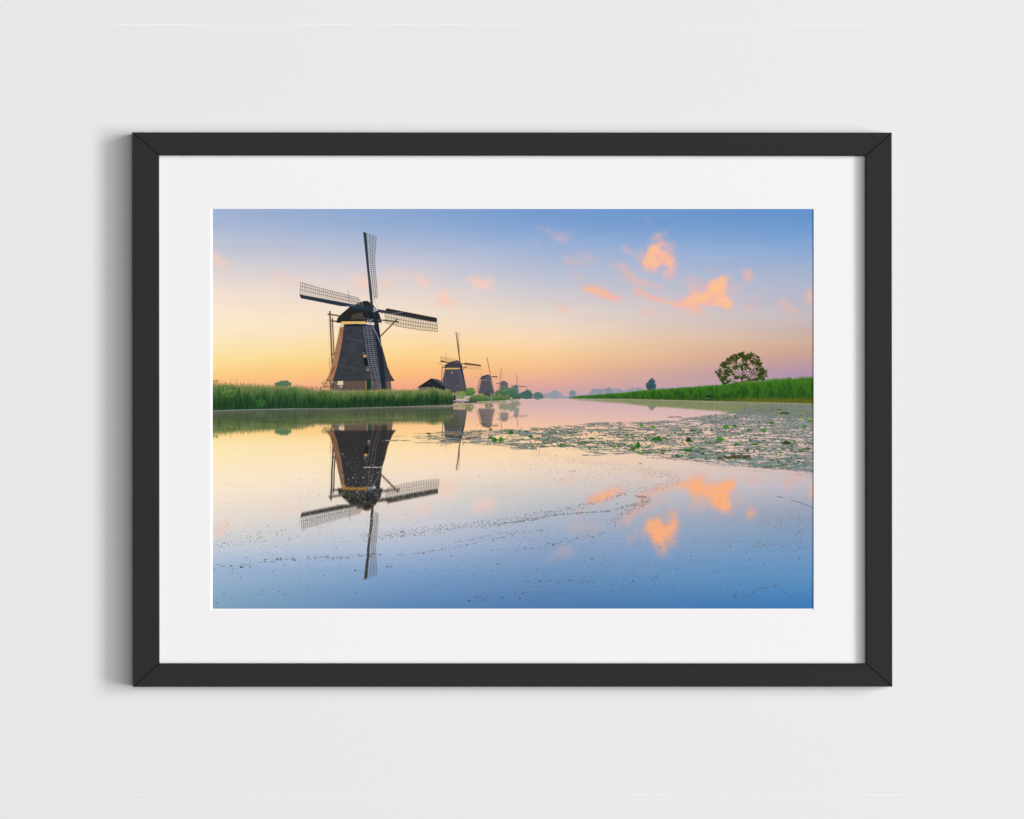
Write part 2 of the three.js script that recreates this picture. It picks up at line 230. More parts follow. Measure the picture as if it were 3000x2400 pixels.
function smallMills(g, mirrored) {
  const fade = (a, b, t) => css(mix(hex(a), hex(b), t)), haze = 'b79a94';
  // second mill
  const two = fade('353841', haze, 0.06), twoLit = fade('454852', haze, 0.05);
  line(g, m(497, 528, 490, 722), 1.8, '#4a4140'); line(g, m(537, 555, 503, 722), 1.8, '#4a4140'); line(g, m(543, 570, 514, 735), 1, '#d9b59a');
  line(g, m(478, 706, 508, 712), 1.2, '#4a4140'); line(g, m(493, 540, 530, 545), 2.2, '#4a4140'); line(g, m(433, 490, 520, 518), 0.9, '#6b5a50');
  line(g, m(745, 540, 802, 545), 1.8, '#4a4140'); line(g, m(802, 528, 752, 580), 1.8, '#4a4140'); line(g, m(543, 360, 555, 460), 0.7, '#7a6456');
  fill(g, m(540, 560, 752, 560, 780, 690, 806, 835, 800, 868, 600, 868, 505, 730), twoLit);
  { const r = rng(15); for (let i = 0; i < 420; i++) { const p = m(520 + r() * 270, 575 + r() * 285)[0]; if (p[0] < 1305 || p[0] > 1352) continue; g.fillStyle = css(mix(hex('2f3239'), hex('585860'), r()), 0.3); g.fillRect(p[0], p[1], 4, 0.9); } }
  fill(g, m(522, 552, 530, 514, 600, 474, 692, 453, 722, 480, 746, 510, 754, 552), fade('3a3a40', haze, 0.04));
  fill(g, m(640, 490, 700, 470, 712, 500, 650, 510), '#4d5361'); fill(g, m(540, 556, 700, 556, 702, 568, 540, 570), mirrored ? '#a77d4a' : '#d9a95e');
  if (!mirrored) { fill(g, m(610, 596, 634, 596, 630, 626, 614, 626), '#8d8064'); fill(g, m(690, 768, 702, 768, 700, 786, 692, 786), '#8a7c68'); }
  lattice(g, m(475, 460, 600, 484, 680, 500), m(468, 403, 570, 424, 674, 446), 20, [0.35, 0.7, 1], 0.45, 'rgba(120,92,74,0.75)');
  fill(g, m(470, 460, 490, 460, 600, 484, 720, 505, 715, 520, 590, 492, 478, 478), '#3d3634');
  lattice(g, m(672, 100, 700, 300, 716, 400), m(712, 108, 708, 200, 714, 300), 24, [0.4, 0.75, 1], 0.4, 'rgba(120,96,84,0.7)');
  fill(g, m(666, 97, 675, 99, 730, 490, 716, 490), '#4a3c38');
  lattice(g, m(790, 515, 990, 530), m(795, 560, 998, 582), 20, [0.35, 0.7, 1], 0.4, 'rgba(130,96,78,0.6)');
  fill(g, m(740, 487, 775, 500, 778, 485, 988, 512, 986, 530, 770, 508, 740, 502), '#4a403c');
  fill(g, m(716, 510, 740, 515, 775, 690, 766, 690, 730, 580), '#32333a'); for (const o of [0, 14, 28]) line(g, m(700 + o, 570, 730 + o, 815), 0.5, 'rgba(140,140,152,0.7)');
  // boat shed
  fill(g, m(180, 803, 358, 686, 446, 697, 634, 816, 622, 822, 540, 806, 520, 855, 200, 850, 205, 806), '#23262b');
  fill(g, m(362, 690, 446, 698, 632, 814, 536, 798), mirrored ? '#3c3d46' : '#424756'); fill(g, m(536, 806, 604, 818, 604, 840, 534, 838), '#776560');
  line(g, m(180, 803, 358, 687, 540, 802), 1.6, '#373539'); line(g, m(200, 805, 357, 705, 500, 795), 0.8, '#15181a'); line(g, m(446, 697, 634, 816), 0.7, '#8d90a0');
  if (!mirrored) { line(g, m(190, 805, 352, 795), 0.9, '#cfc2b6'); line(g, m(190, 838, 356, 832), 0.9, '#cfc2b6'); line(g, m(192, 822, 352, 812), 0.8, '#cfc2b6'); for (let i = 0; i < 9; i++) line(g, m(194 + i * 19, 805 - i, 194 + i * 19, 838), 0.7, '#cfc2b6'); fill(g, m(328, 738, 337, 738, 336, 754, 330, 754), '#7c6f5e'); line(g, m(462, 828, 492, 830, 492, 860), 0.8, '#b9b0a8'); }
  // third, fourth and fifth mills, fading
  const tri = '#55525a';
  for (const [a, b] of [[968, 930], [982, 945]]) line(g, m(a, 692, b, 868), 1.1, '#5d504e');
  line(g, m(985, 705, 955, 880), 0.7, '#dab39c'); line(g, m(905, 668, 970, 682), 0.6, '#9a7c70'); line(g, m(975, 610, 988, 665), 0.6, '#94776a');
  fill(g, m(990, 700, 1112, 700, 1130, 790, 1156, 875, 950, 880, 972, 790), tri);
  fill(g, m(970, 698, 1000, 654, 1080, 633, 1116, 664, 1116, 700), '#48474e'); fill(g, m(985, 702, 1110, 702, 1110, 710, 988, 710), '#8c7a6c'); fill(g, m(1040, 668, 1105, 662, 1104, 680, 1045, 682), '#6a7080');
  line(g, m(1063, 422, 1112, 670, 1158, 868), 1.5, '#574844'); fill(g, m(1114, 664, 1130, 656, 1197, 657, 1197, 669, 1130, 669), '#54463f');
  lattice(g, m(1130, 670, 1197, 670), m(1132, 694, 1199, 694), 8, [1], 0.35, 'rgba(140,104,92,0.5)');
  const four = '#5f5e66';
  line(g, m(1248, 558, 1229, 735, 1199, 842), 1.3, '#6a5652'); fill(g, m(1232, 764, 1326, 764, 1336, 830, 1222, 830), '#5d6a66');
  fill(g, m(1227, 762, 1240, 732, 1260, 715, 1302, 720, 1328, 748, 1322, 768, 1235, 768), four); fill(g, m(1182, 744, 1228, 734, 1228, 744, 1184, 753), '#5a4f50');
  line(g, m(1325, 768, 1400, 773), 1, '#7a6460'); line(g, m(1325, 748, 1375, 736), 0.6, '#a88a80');
  fill(g, m(1398, 795, 1456, 795, 1472, 885, 1412, 885), '#66717a'); fill(g, m(1382, 796, 1405, 775, 1432, 764, 1462, 784, 1460, 800), '#5b6170');
  fill(g, m(1440, 638, 1446, 638, 1444, 766, 1438, 766), '#6f5c62'); fill(g, m(1462, 776, 1480, 776, 1575, 790, 1574, 797, 1462, 784), '#6d5a5e');
  line(g, m(1495, 788, 1462, 826), 0.8, '#7d6a6c'); line(g, m(1452, 644, 1456, 720), 0.4, '#a58a8a'); line(g, m(1398, 776, 1340, 768), 0.9, '#806a68');
}
// clumps of leaves inside an outline
function clumps(g, x, y, rx, ry, n, size, cols, seed, alpha = 0.8) {
  const r = rng(seed);
  for (let i = 0; i < n; i++) {
    const a = r() * 6.283, d = Math.sqrt(r()), X = x + Math.cos(a) * d * rx, Y = y + Math.sin(a) * d * ry, t = clamp(0.5 + (Y - y) / ry / 2 + (r() - 0.5) * 0.7);
    g.fillStyle = css(mix(cols[0], cols[1], t), alpha); g.beginPath(); g.ellipse(X, Y, size * (0.5 + r()), size * (0.35 + r() * 0.5), r() * 3, 0, 6.283); g.fill();
  }
}
const LTOP = [[600, 1130], [665, 1128], [700, 1131], [740, 1132], [780, 1134], [820, 1134], [870, 1134], [895, 1139], [925, 1145], [960, 1144], [1000, 1146], [1070, 1146], [1110, 1143], [1180, 1145], [1240, 1143], [1256, 1140], [1270, 1137], [1290, 1144], [1318, 1145], [1326, 1156]];
const LBOT = [[600, 1204], [700, 1200], [860, 1196.5], [980, 1196], [1160, 1191], [1326, 1186]];
const RTOP = [[1668, 1165], [1700, 1160], [1758, 1156], [1832, 1151], [1889, 1144], [1934, 1141], [2000, 1137], [2065, 1132], [2096, 1131], [2119, 1128], [2158, 1122], [2223, 1119], [2278, 1113], [2400, 1107]];
const RBOT = [[1668, 1167.5], [1830, 1168.5], [1934, 1171], [2000, 1172.5], [2100, 1175], [2250, 1178.5], [2400, 1183]];
function farBanks(g, mirrored) {
  // distant hazy woods
  const wood = (x, y, rx, ry, c, seed) => clumps(g, x, y, rx, ry, 140, Math.max(2, ry * 0.3), [hex(c), mix(hex(c), hex('a59aa6'), 0.35)], seed, 0.55);
  wood(1607, 1160, 16, 7, '93959f', 1); wood(1624, 1157, 15, 11, '8f99a6', 2); wood(1640, 1160, 10, 7, '979ca8', 3); wood(1660, 1165, 20, 2.6, '9a9ca6', 4);
  wood(1678, 1156, 9, 11, '75879a', 5); wood(1745, 1150, 20, 10, '8793a6', 6); wood(1775, 1149, 22, 10, '8390a2', 7); wood(1808, 1149, 20, 10, '8a95a6', 8); wood(1785, 1147, 8, 10, '7d8b9c', 28);
  wood(1865, 1144, 26, 8, '8993a6', 9); wood(1845, 1147, 18, 5, '8f97a8', 19); wood(1960, 1139, 50, 3.2, '9197aa', 10); wood(2030, 1136, 40, 2.4, '959aac', 12); wood(1720, 1160, 30, 3, '8d98a4', 13);
  g.fillStyle = '#929aa4'; g.fillRect(1590, 1162.5, 92, 5);
  // dark poplar
  clumps(g, 1908, 1131, 14, 12, 170, 3, [hex('3d5a62'), hex('2c4d52')], 21, 0.75); clumps(g, 1910, 1119, 9, 9, 90, 2.4, [hex('3f5a60'), hex('31525a')], 22, 0.8); clumps(g, 1911, 1112, 3, 5, 24, 1.6, [hex('42585e'), hex('38525a')], 23, 0.8);
  // bushes of the left shore beyond the reeds
  const bush = (x, y, rx, ry, a, b, seed, n = 130) => clumps(g, x, y, rx, ry, n, 2.6, [hex(a), hex(b)], seed, 0.75);
  bush(1355, 1152, 26, 9, '9a9a58', '5c7a3c', 31); bush(1378, 1148, 14, 12, '64894a', '3f6a3a', 32); bush(1345, 1160, 20, 8, '8a8f50', '4f7038', 33);
  bush(1430, 1153, 14, 8, '565a4a', '3c4a3c', 34); bush(1460, 1154, 10, 9, '6b6e58', '4c5c44', 41);
  fill(g, [[1372, 1166], [1400, 1156], [1440, 1157], [1492, 1159], [1495, 1171], [1440, 1174], [1396, 1176], [1372, 1178]], '#4a6a38');
  bush(1410, 1165, 26, 8, '6f8848', '3a5a30', 35, 240); bush(1455, 1166, 30, 7, '678246', '3c5c34', 36, 240); bush(1480, 1161, 20, 5, '97885c', '5a6a40', 37, 60);
  bush(1478, 1148, 16, 11, '5d8054', '3a5f46', 38, 180); bush(1500, 1149, 14, 14, '547a58', '38604c', 39, 180); bush(1512, 1160, 14, 9, '486c54', '35584a', 40, 130); bush(1470, 1162, 10, 8, '527850', '3a5f46', 44, 90);
  bush(1541, 1157, 18, 10, '466a64', '35585a', 42, 190); bush(1546, 1151, 10, 8, '4a6c68', '3c5e5e', 43, 60); bush(1576, 1159, 14, 8.5, '567472', '45666a', 45, 140); bush(1530, 1164, 30, 4, '4a6a5c', '3c5c54', 46, 120); bush(1575, 1166, 18, 3, '5c7878', '4c6c70', 47, 70);
}
function leftReeds(g, mirrored) {
  const r = rng(101);
  clumps(g, 828, 1125, 24, 8, 190, 2.4, [hex('5c7a5e'), hex('3f6a4a')], 51, 0.8); clumps(g, 832, 1118, 14, 4, 40, 1.8, [hex('5a705a'), hex('4a6c50')], 52, 0.8);
  clumps(g, 956, 1125, 16, 10, 70, 1.7, [hex('7a6a4c'), hex('5a6238')], 53, 0.7); clumps(g, 630, 1122, 11, 10, 50, 1.6, [hex('8a7a48'), hex('5c6a36')], 54, 0.7);
  clumps(g, 1274, 1146, 20, 9, 120, 2.2, [hex('6f9a3a'), hex('4a7a2c')], 55, 0.7);
  fill(g, [...LTOP, ...[...LBOT].reverse()], '#24502a');
  for (let X = 604; X < 1327; X += 0.42) {
    const top = yAt(LTOP, X), bot = yAt(LBOT, X), h = bot - top, cl = fbm(X / 22, 3, 61, 4), cl2 = fbm(X / 7, 9, 71, 3);
    for (let n = 0; n < 5; n++) {
      const t = Math.pow(r(), 0.9), y1 = bot - h * t * 0.98, len = h * (0.1 + 0.3 * r()), lean = (r() - 0.5) * 2.6;
      const hi = smooth(0.55, 1, t + (cl - 0.5) * 0.5), pocket = smooth(0.42, 0.72, fbm(X / 6, y1 / 26, 81, 4) + (0.6 - t) * 0.2);
      let c = mix(hex('3d5d2c'), hex('1d3a20'), clamp(0.75 * pocket + 0.35 * r() + 0.5 * smooth(0.6, 0.15, t) - 0.15)); c = mix(c, hex('122a1c'), (0.4 * pocket + 0.75 * smooth(0.62, 0.2, t)) * (0.35 + 0.65 * r()));
      c = mix(c, mix(hex('758c42'), hex('8d8a5a'), cl2), hi * (0.45 + 0.55 * r()));
      if (X < 900) c = mix(c, hex(X < 780 ? '3f6f40' : '3c6c44'), 0.3 * r());
      if (t < 0.26) c = mix(c, r() < 0.3 ? hex('7c7838') : hex('14241a'), 0.7 * r());
      line(g, [[X, Math.min(bot + r() * 1.2, y1 + len * 0.5)], [X + lean, y1 - len * 0.5]], 0.55 + r() * 0.6, css(c, 0.75));
    }
    if (r() < 0.55) {          // seed heads and stray stalks above the edge
      const up = (X < 900 ? 7 : 5) * r() * r() * (X < 800 ? 2.0 : 1), lean = (r() - 0.3) * 2.4;
      line(g, [[X, top + 4], [X + lean, top - up]], 0.55, css(mix(hex('6f7a3c'), hex('b08a5c'), r()), 0.7));
      if (r() < 0.12) { g.fillStyle = css(mix(hex('8a6a44'), hex('a8846a'), r()), 0.75); g.beginPath(); g.ellipse(X + lean, top - up - 1.6, 0.8, 2.2, 0.25, 0, 6.283); g.fill(); }
    }
  }
  for (let i = 0; i < 2200; i++) {  // paler, dustier grass heads along the upper half
    const X = 610 + r() * 700, top = yAt(LTOP, X), n = fbm(X / 16, 5, 91, 3);
    g.fillStyle = css(mix(hex('a5a86a'), hex('b89a80'), r()), 0.16 + 0.3 * n); g.fillRect(X, top + r() * r() * 26 - 2, 0.8 + r(), 1.4 + r() * 2.4);
  }
  clumps(g, 762, 1180, 16, 11, 80, 2, [hex('5a8a38'), hex('2f6a2c')], 57, 0.55); clumps(g, 672, 1152, 22, 12, 110, 2.2, [hex('7a9448'), hex('4f7a34')], 58, 0.4);
}
function rightReeds(g) {
  const r = rng(202);
  fill(g, [...RTOP, ...[...RBOT].reverse()], '#34701c');
  for (let X = 1668; X < 2394; X += 0.5) {
    const top = yAt(RTOP, X), bot = yAt(RBOT, X), h = bot - top, far = clamp((1900 - X) / 230), sand = smooth(2070, 2200, X);
    for (let n = 0; n < 4 + h / 14; n++) {
      const t = r(), y1 = bot - h * t, len = h * (0.08 + 0.16 * r()) + 1, lean = (0.15 - r()) * 5 * (1 - far * 0.6);
      const dark = clamp(0.8 * smooth(0.36, 0.7, fbm(X / 6, y1 / 10, 111, 4) + (0.45 - t) * 0.3) + (r() - 0.5) * 0.6);
      let c = mix(hex('3d691e'), hex('1b4018'), dark); c = mix(c, hex('588c2a'), 0.6 * smooth(0.55, 1, t) * r()); c = mix(c, hex('173c1e'), clamp(dark * 0.6 + 0.35 * smooth(0.5, 0.2, t)) * r());
      if (t < 0.22) c = mix(c, mix(hex('8a7a28'), hex('4a4a1c'), r()), (0.25 + 0.65 * sand) * smooth(0.22, 0.1, t));
      c = mix(c, hex('4a7a50'), far * 0.45);
      line(g, [[X - lean * 0.5, Math.min(bot + r(), y1 + len * 0.5)], [X + lean * 0.5, y1 - len * 0.5]], 0.6 + r() * 0.7, css(c, 0.75));
    }
    if (r() < 0.5) line(g, [[X, top + 3], [X + (r() - 0.2) * 2.6, top - r() * r() * (2 + 4 * smooth(1800, 2300, X))]], 0.6, css(mix(hex('4a7a2a'), hex('6aa034'), r()), 0.8));
  }
  fill(g, [[2069, 1158], [2084, 1156], [2086, 1173], [2070, 1173]], 'rgba(24,44,28,0.7)'); line(g, [[2068, 1168], [2084, 1167.5]], 1.4, '#8b8a78');
}
function bigTree(g) {
  const t = ref(2000, 1000, 5.39), r = rng(303), crown = [], bough = '#33331f';
  line(g, t(935, 700, 945, 560), 4, '#2c2c1e');
  const twig = (x, y, a, len, w, depth) => {
    const x2 = x + Math.cos(a) * len, y2 = y + Math.sin(a) * len; line(g, t(x, y, x2, y2), w, bough);
    if (depth > 0) for (let i = 0; i < 3; i++) twig(x2, y2, a + (r() - 0.5) * 1.25, len * (0.62 + r() * 0.25), w * 0.66, depth - 1); else crown.push([x2, y2]);
  };
  for (const [a, l] of [[-1.6, 150], [-1.25, 150], [-1.95, 150], [-0.95, 130], [-2.25, 135], [-2.6, 135], [-0.6, 130], [-0.3, 110], [-2.85, 110]]) twig(942, 600, a, l, 1.4, 3);
  const leaf = (x, y, n, sp) => { for (let i = 0; i < n; i++) { const X = x + (r() + r() - 1) * sp * 1.3, Y = y + (r() + r() - 1) * sp, p = t(X, Y)[0]; g.fillStyle = css(mix(hex('22300f'), hex('5f7434'), r() * r()), 0.9); g.beginPath(); g.ellipse(p[0], p[1], 1 + r() * 1.5, 0.6 + r() * 0.8, (r() - 0.5) * 2, 0, 6.283); g.fill(); } };
  const rim = [[515, 480], [590, 375], [690, 285], [820, 205], [900, 180], [960, 165], [1005, 240], [1060, 200], [1105, 170], [1205, 235], [1250, 350], [1285, 440], [1345, 480], [1345, 550], [1290, 605], [1180, 622], [990, 650], [850, 665], [640, 682], [590, 600], [560, 540]];
  const inside = (x, y) => { let c = false; for (let a = 0, b = rim.length - 1; a < rim.length; b = a++) { const [xa, ya] = rim[a], [xb, yb] = rim[b]; if (ya > y !== yb > y && x < ((xb - xa) * (y - ya)) / (yb - ya) + xa) c = !c; } return c; };
  for (const [x, y] of crown) if (inside(x, y)) leaf(x, y, 4, 20);
  for (let i = 0; i < 900; i++) { const x = 510 + r() * 840, y = 165 + r() * 515; if (!inside(x, y)) continue; const gap = Math.max(1 - Math.hypot((x - 850) / 75, (y - 485) / 60), 1 - Math.hypot((x - 1100) / 95, (y - 555) / 42), 1 - Math.hypot((x - 1130) / 50, (y - 420) / 55)); if (fbm(x / 70, y / 55, 311, 3) - 0.9 * Math.max(0, gap) < 0.44) continue; leaf(x, y, 6, 17); }
  for (const [x, y] of rim) leaf(x + (930 - x) * 0.06, y + (480 - y) * 0.06, 14, 26);
}
function shoreBits(g) {
  // landing stage, bridge rail, fence, mooring post, pylon
  fill(g, m(640, 900, 668, 905, 668, 998, 636, 998), '#2b2c30'); fill(g, m(640, 968, 940, 968, 936, 998, 780, 1000, 780, 985, 640, 990), '#3a3a40'); fill(g, m(636, 960, 830, 972, 830, 982, 636, 976), '#8f8e98');
  for (const y of [905, 935, 962]) line(g, m(668, y, 838, y + 6), 0.9, '#b9bcc6'); for (const x of [672, 708, 742, 780, 816, 836]) line(g, m(x, 905, x, 970), 0.9, '#b9bcc6');
  for (const x of [880, 905, 928]) line(g, m(x, 940, x, 990), 1, '#4a4a50');
  fill(g, m(1109, 866, 1126, 866, 1128, 996, 1111, 996), '#7f87a0'); line(g, m(1124, 868, 1126, 996), 0.9, '#565c70');
  const f = ref(610, 1090, 5.39);
  line(g, f(1480, 242, 1610, 232, 1810, 262), 1.3, '#8a6a55'); line(g, f(1560, 262, 1800, 272), 1.1, '#8a6a55'); line(g, f(1760, 240, 2140, 240), 1.6, '#4a3a34'); for (const x of [1615, 1705, 1770, 1840]) line(g, f(x, 236, x + 4, 300), 1.1, '#6d5244');
  line(g, f(2090, 300, 2160, 225), 1.6, '#43352f'); line(g, f(2030, 215, 2115, 218), 1.2, '#3a2f2c'); line(g, f(2120, 240, 2150, 310), 1.4, '#4a3a34');
  line(g, f(405, 128, 470, 128), 0.7, '#a98a68'); line(g, f(412, 112, 425, 130, 418, 200), 0.6, '#a98a68'); line(g, f(466, 112, 452, 130, 458, 200), 0.6, '#a98a68');
}

// ---- the picture is put together
const picture = (() => {
  const g = layer(), flat = (gg, fn) => { gg.save(); gg.setTransform(1, 0, 0, 1, 0, 0); fn(); gg.restore(); };
  const skyAt = ROWS(SKY), waterAt = ROWS(WATER), r = rng(7);
  // mirrored objects on a sheet of their own
  const mir = layer(), flip = (axis, fn, dx = 0) => { mir.save(); mir.transform(1, 0, 0, -1, dx, 2 * axis); fn(mir, true); mir.restore(); };
  flip(1155, farBanks); flip(1175.5, smallMills, 1); flip(1166, rightReeds); flip(1171, farBanksFront); flip(1188.5, bigMill, 3); mir.save(); mir.transform(1, -0.0286, 0, -1, 0, 2 * 1198 + 0.0286 * 621); leftReeds(mir, true); mir.restore();
  const src = mir.canvas.getContext('2d').getImageData(0, 0, CW, CH).data;
  const out = g.createImageData ? g.createImageData(CW, CH) : new ImageData(CW, CH), d = out.data;
  const horizon = 1167.5, cloudRow = new Float32Array(CW * CH);
  const jSky = Math.ceil((horizon - PY0) * S);
  for (let j = 0; j < jSky; j++) for (let i = 0; i < CW; i++) cloudRow[j * CW + i] = cloudAt(i, j);
  for (let j = 0; j < CH; j++) {
    const y = PY0 + (j + 0.5) / S;
    for (let i = 0; i < CW; i++) {
      const x = PX0 + (i + 0.5) / S, o = (j * CW + i) * 4; let c;
      if (y < horizon) {
        c = skyAt(x, j, y);
        const grain = (fbm(x / 160, y / 26, 131, 3) - 0.5) * 5; c = [c[0] + grain, c[1] + grain, c[2] + grain];
        const a = cloudRow[j * CW + i];
        if (a > 0) { const right = smooth(1400, 1750, x), body = mix(hex('fbcdbb'), mix(hex('fab5a8'), hex('fec194'), smooth(0.22, 0.72, fbm(x / 24, y / 17, 39, 3) + (a - 0.85) * 0.9)), right); c = mix(c, body, clamp(a) * lerp(0.9, 0.97, right)); }
      } else {
        c = waterAt(x, j, y);
        const band = (fbm(x / 220, y / 5, 141, 3) - 0.5) * 6 * smooth(1180, 1400, y); c = [c[0] + band, c[1] + band, c[2] + band];
        const jm = Math.round((2 * 1155 - y - PY0) * S);           // cloud mirrored in the water, drawn out downwards
        if (jm >= 0 && jm < jSky) {
          let a = 0; for (let n = -3; n <= 3; n++) { const jj = clamp(jm + n * 4, 0, jSky - 1), ii = clamp(i - 11 + Math.round((noise(y / 2.2, n, 151) - 0.5) * 3), 0, CW - 1); a += cloudRow[jj * CW + ii] / 7; }
          if (a > 0.01) { const right = smooth(1450, 1750, x); c = mix(c, mix(hex('f9c9bb'), mix(hex('eea69c'), hex('ffb07a'), smooth(0.25, 0.75, a * 0.55 + 0.75 * (fbm(x / 22, y / 8, 43, 3) - 0.22))), right), a * lerp(0.72, 0.95, right)); }
        }
        // things mirrored: smeared up and down and a little sideways
        const reach = x < 1320 && y < 1246 ? 2.4 : 0.9 + 0.5 * smooth(1230, 1480, y), sway = (noise(y / 2.4, 3, 161) - 0.5) * 0.9 + (noise(y / 12, 5, 171) - 0.5) * 2.0, i0 = Math.floor(i + sway), fx = i + sway - i0;
        let cr = 0, cg = 0, cb = 0, ca = 0;
        for (let n = -3; n <= 3; n++) for (let h = 0; h < 2; h++) { const jj = clamp(j + Math.round(n * reach), 0, CH - 1), ii = clamp(i0 + h, 0, CW - 1), q = (jj * CW + ii) * 4, a = (src[q + 3] / 255) * (h ? fx : 1 - fx); cr += src[q] * a; cg += src[q + 1] * a; cb += src[q + 2] * a; ca += a; }
        if (ca > 0.01) {
          let p = [cr / ca, cg / ca, cb / ca]; ca /= 7;
          const nearBank = smooth(1268, 1236, y) * smooth(1500, 1300, x), rightBank = smooth(1650, 1800, x);
          p = mix(p, hex('625f4c'), 0.34 * nearBank * (0.5 + fbm(x / 130, y / 5, 191, 3))); p = mix(p, hex('2f4a22'), 0.5 * nearBank * smooth(0.5, 0.75, fbm(x / 160, y / 7, 195, 3))); p = mix(p, hex('66743f'), 0.5 * rightBank); p = mix(p, c, 0.04 + 0.3 * smooth(1340, 1500, x) * smooth(1330, 1200, y));
          c = mix(c, p, Math.min(1, ca * 1.06));
        }
        // thin grey scum and breath of mist along the shores
        const yb = x < 1330 ? yAt(LBOT, x) : x < 1668 ? lerp(1186, 1168, clamp((x - 1330) / 260)) : yAt(RBOT, x), below = y - yb;
        if (below > 0 && below < 60) { const f = (0.5 * Math.exp(-below / 8) + 0.34 * Math.exp(-below / 24)) * (0.45 + 1.1 * fbm(x / 90, y / 3.2, 181, 3)); c = mix(c, x < 1340 ? hex('80787a') : hex('d3b3a8'), clamp(f) * (x < 1340 ? 0.75 : lerp(0.6, 0.3, smooth(1700, 1850, x)))); }
      }
      const gr = (r() - 0.5) * 2.2; d[o] = c[0] + gr; d[o + 1] = c[1] + gr; d[o + 2] = c[2] + gr; d[o + 3] = 255;
    }
  }
  g.canvas.getContext('2d').putImageData(out, 0, 0);
  // upright things
  farBanks(g); smallMills(g); farBanksFront(g); bigTree(g); rightReeds(g); bigMill(g); leftReeds(g); shoreBits(g);
  line(g, LBOT.map(([x, y]) => [x, y + 1.2]).slice(0, 3), 2, 'rgba(150,160,172,0.75)'); line(g, LBOT.slice(2).map(([x, y]) => [x, y + 1]), 1.2, 'rgba(150,150,148,0.6)');
  line(g, [[1326, 1187], [1400, 1178], [1500, 1172], [1600, 1168], [1680, 1168]], 1.2, 'rgba(226,196,178,0.75)'); line(g, RBOT.map(([x, y]) => [x, y + 1]), 1.2, 'rgba(205,180,160,0.55)');
  lilies(g); floating(g);
  return g.canvas;
})();
function farBanksFront(g) {
  clumps(g, 1352, 1154, 24, 7, 90, 2.4, [hex('9a9e58'), hex('5f7f3e')], 601, 0.75); clumps(g, 1376, 1148, 13, 11, 110, 2.4, [hex('668c4a'), hex('426c3c')], 602, 0.75); clumps(g, 1432, 1153, 12, 7, 60, 2.4, [hex('4a4c44'), hex('3c463c')], 603, 0.75);
  clumps(g, 1410, 1166, 26, 7, 200, 2.2, [hex('708a4a'), hex('3c5c32')], 604, 0.7); clumps(g, 1458, 1167, 30, 6, 200, 2.2, [hex('67844a'), hex('3d5c36')], 605, 0.7); clumps(g, 1478, 1158, 18, 4, 50, 2.2, [hex('a08c66'), hex('6a6a48')], 606, 0.7);
  clumps(g, 1477, 1149, 15, 9, 130, 2.4, [hex('608256'), hex('3c6248')], 607, 0.75); clumps(g, 1500, 1150, 13, 13, 150, 2.4, [hex('587c5a'), hex('3a624e')], 608, 0.75); clumps(g, 1513, 1160, 12, 8, 100, 2.2, [hex('4a6e56'), hex('385a4c')], 609, 0.75);
}
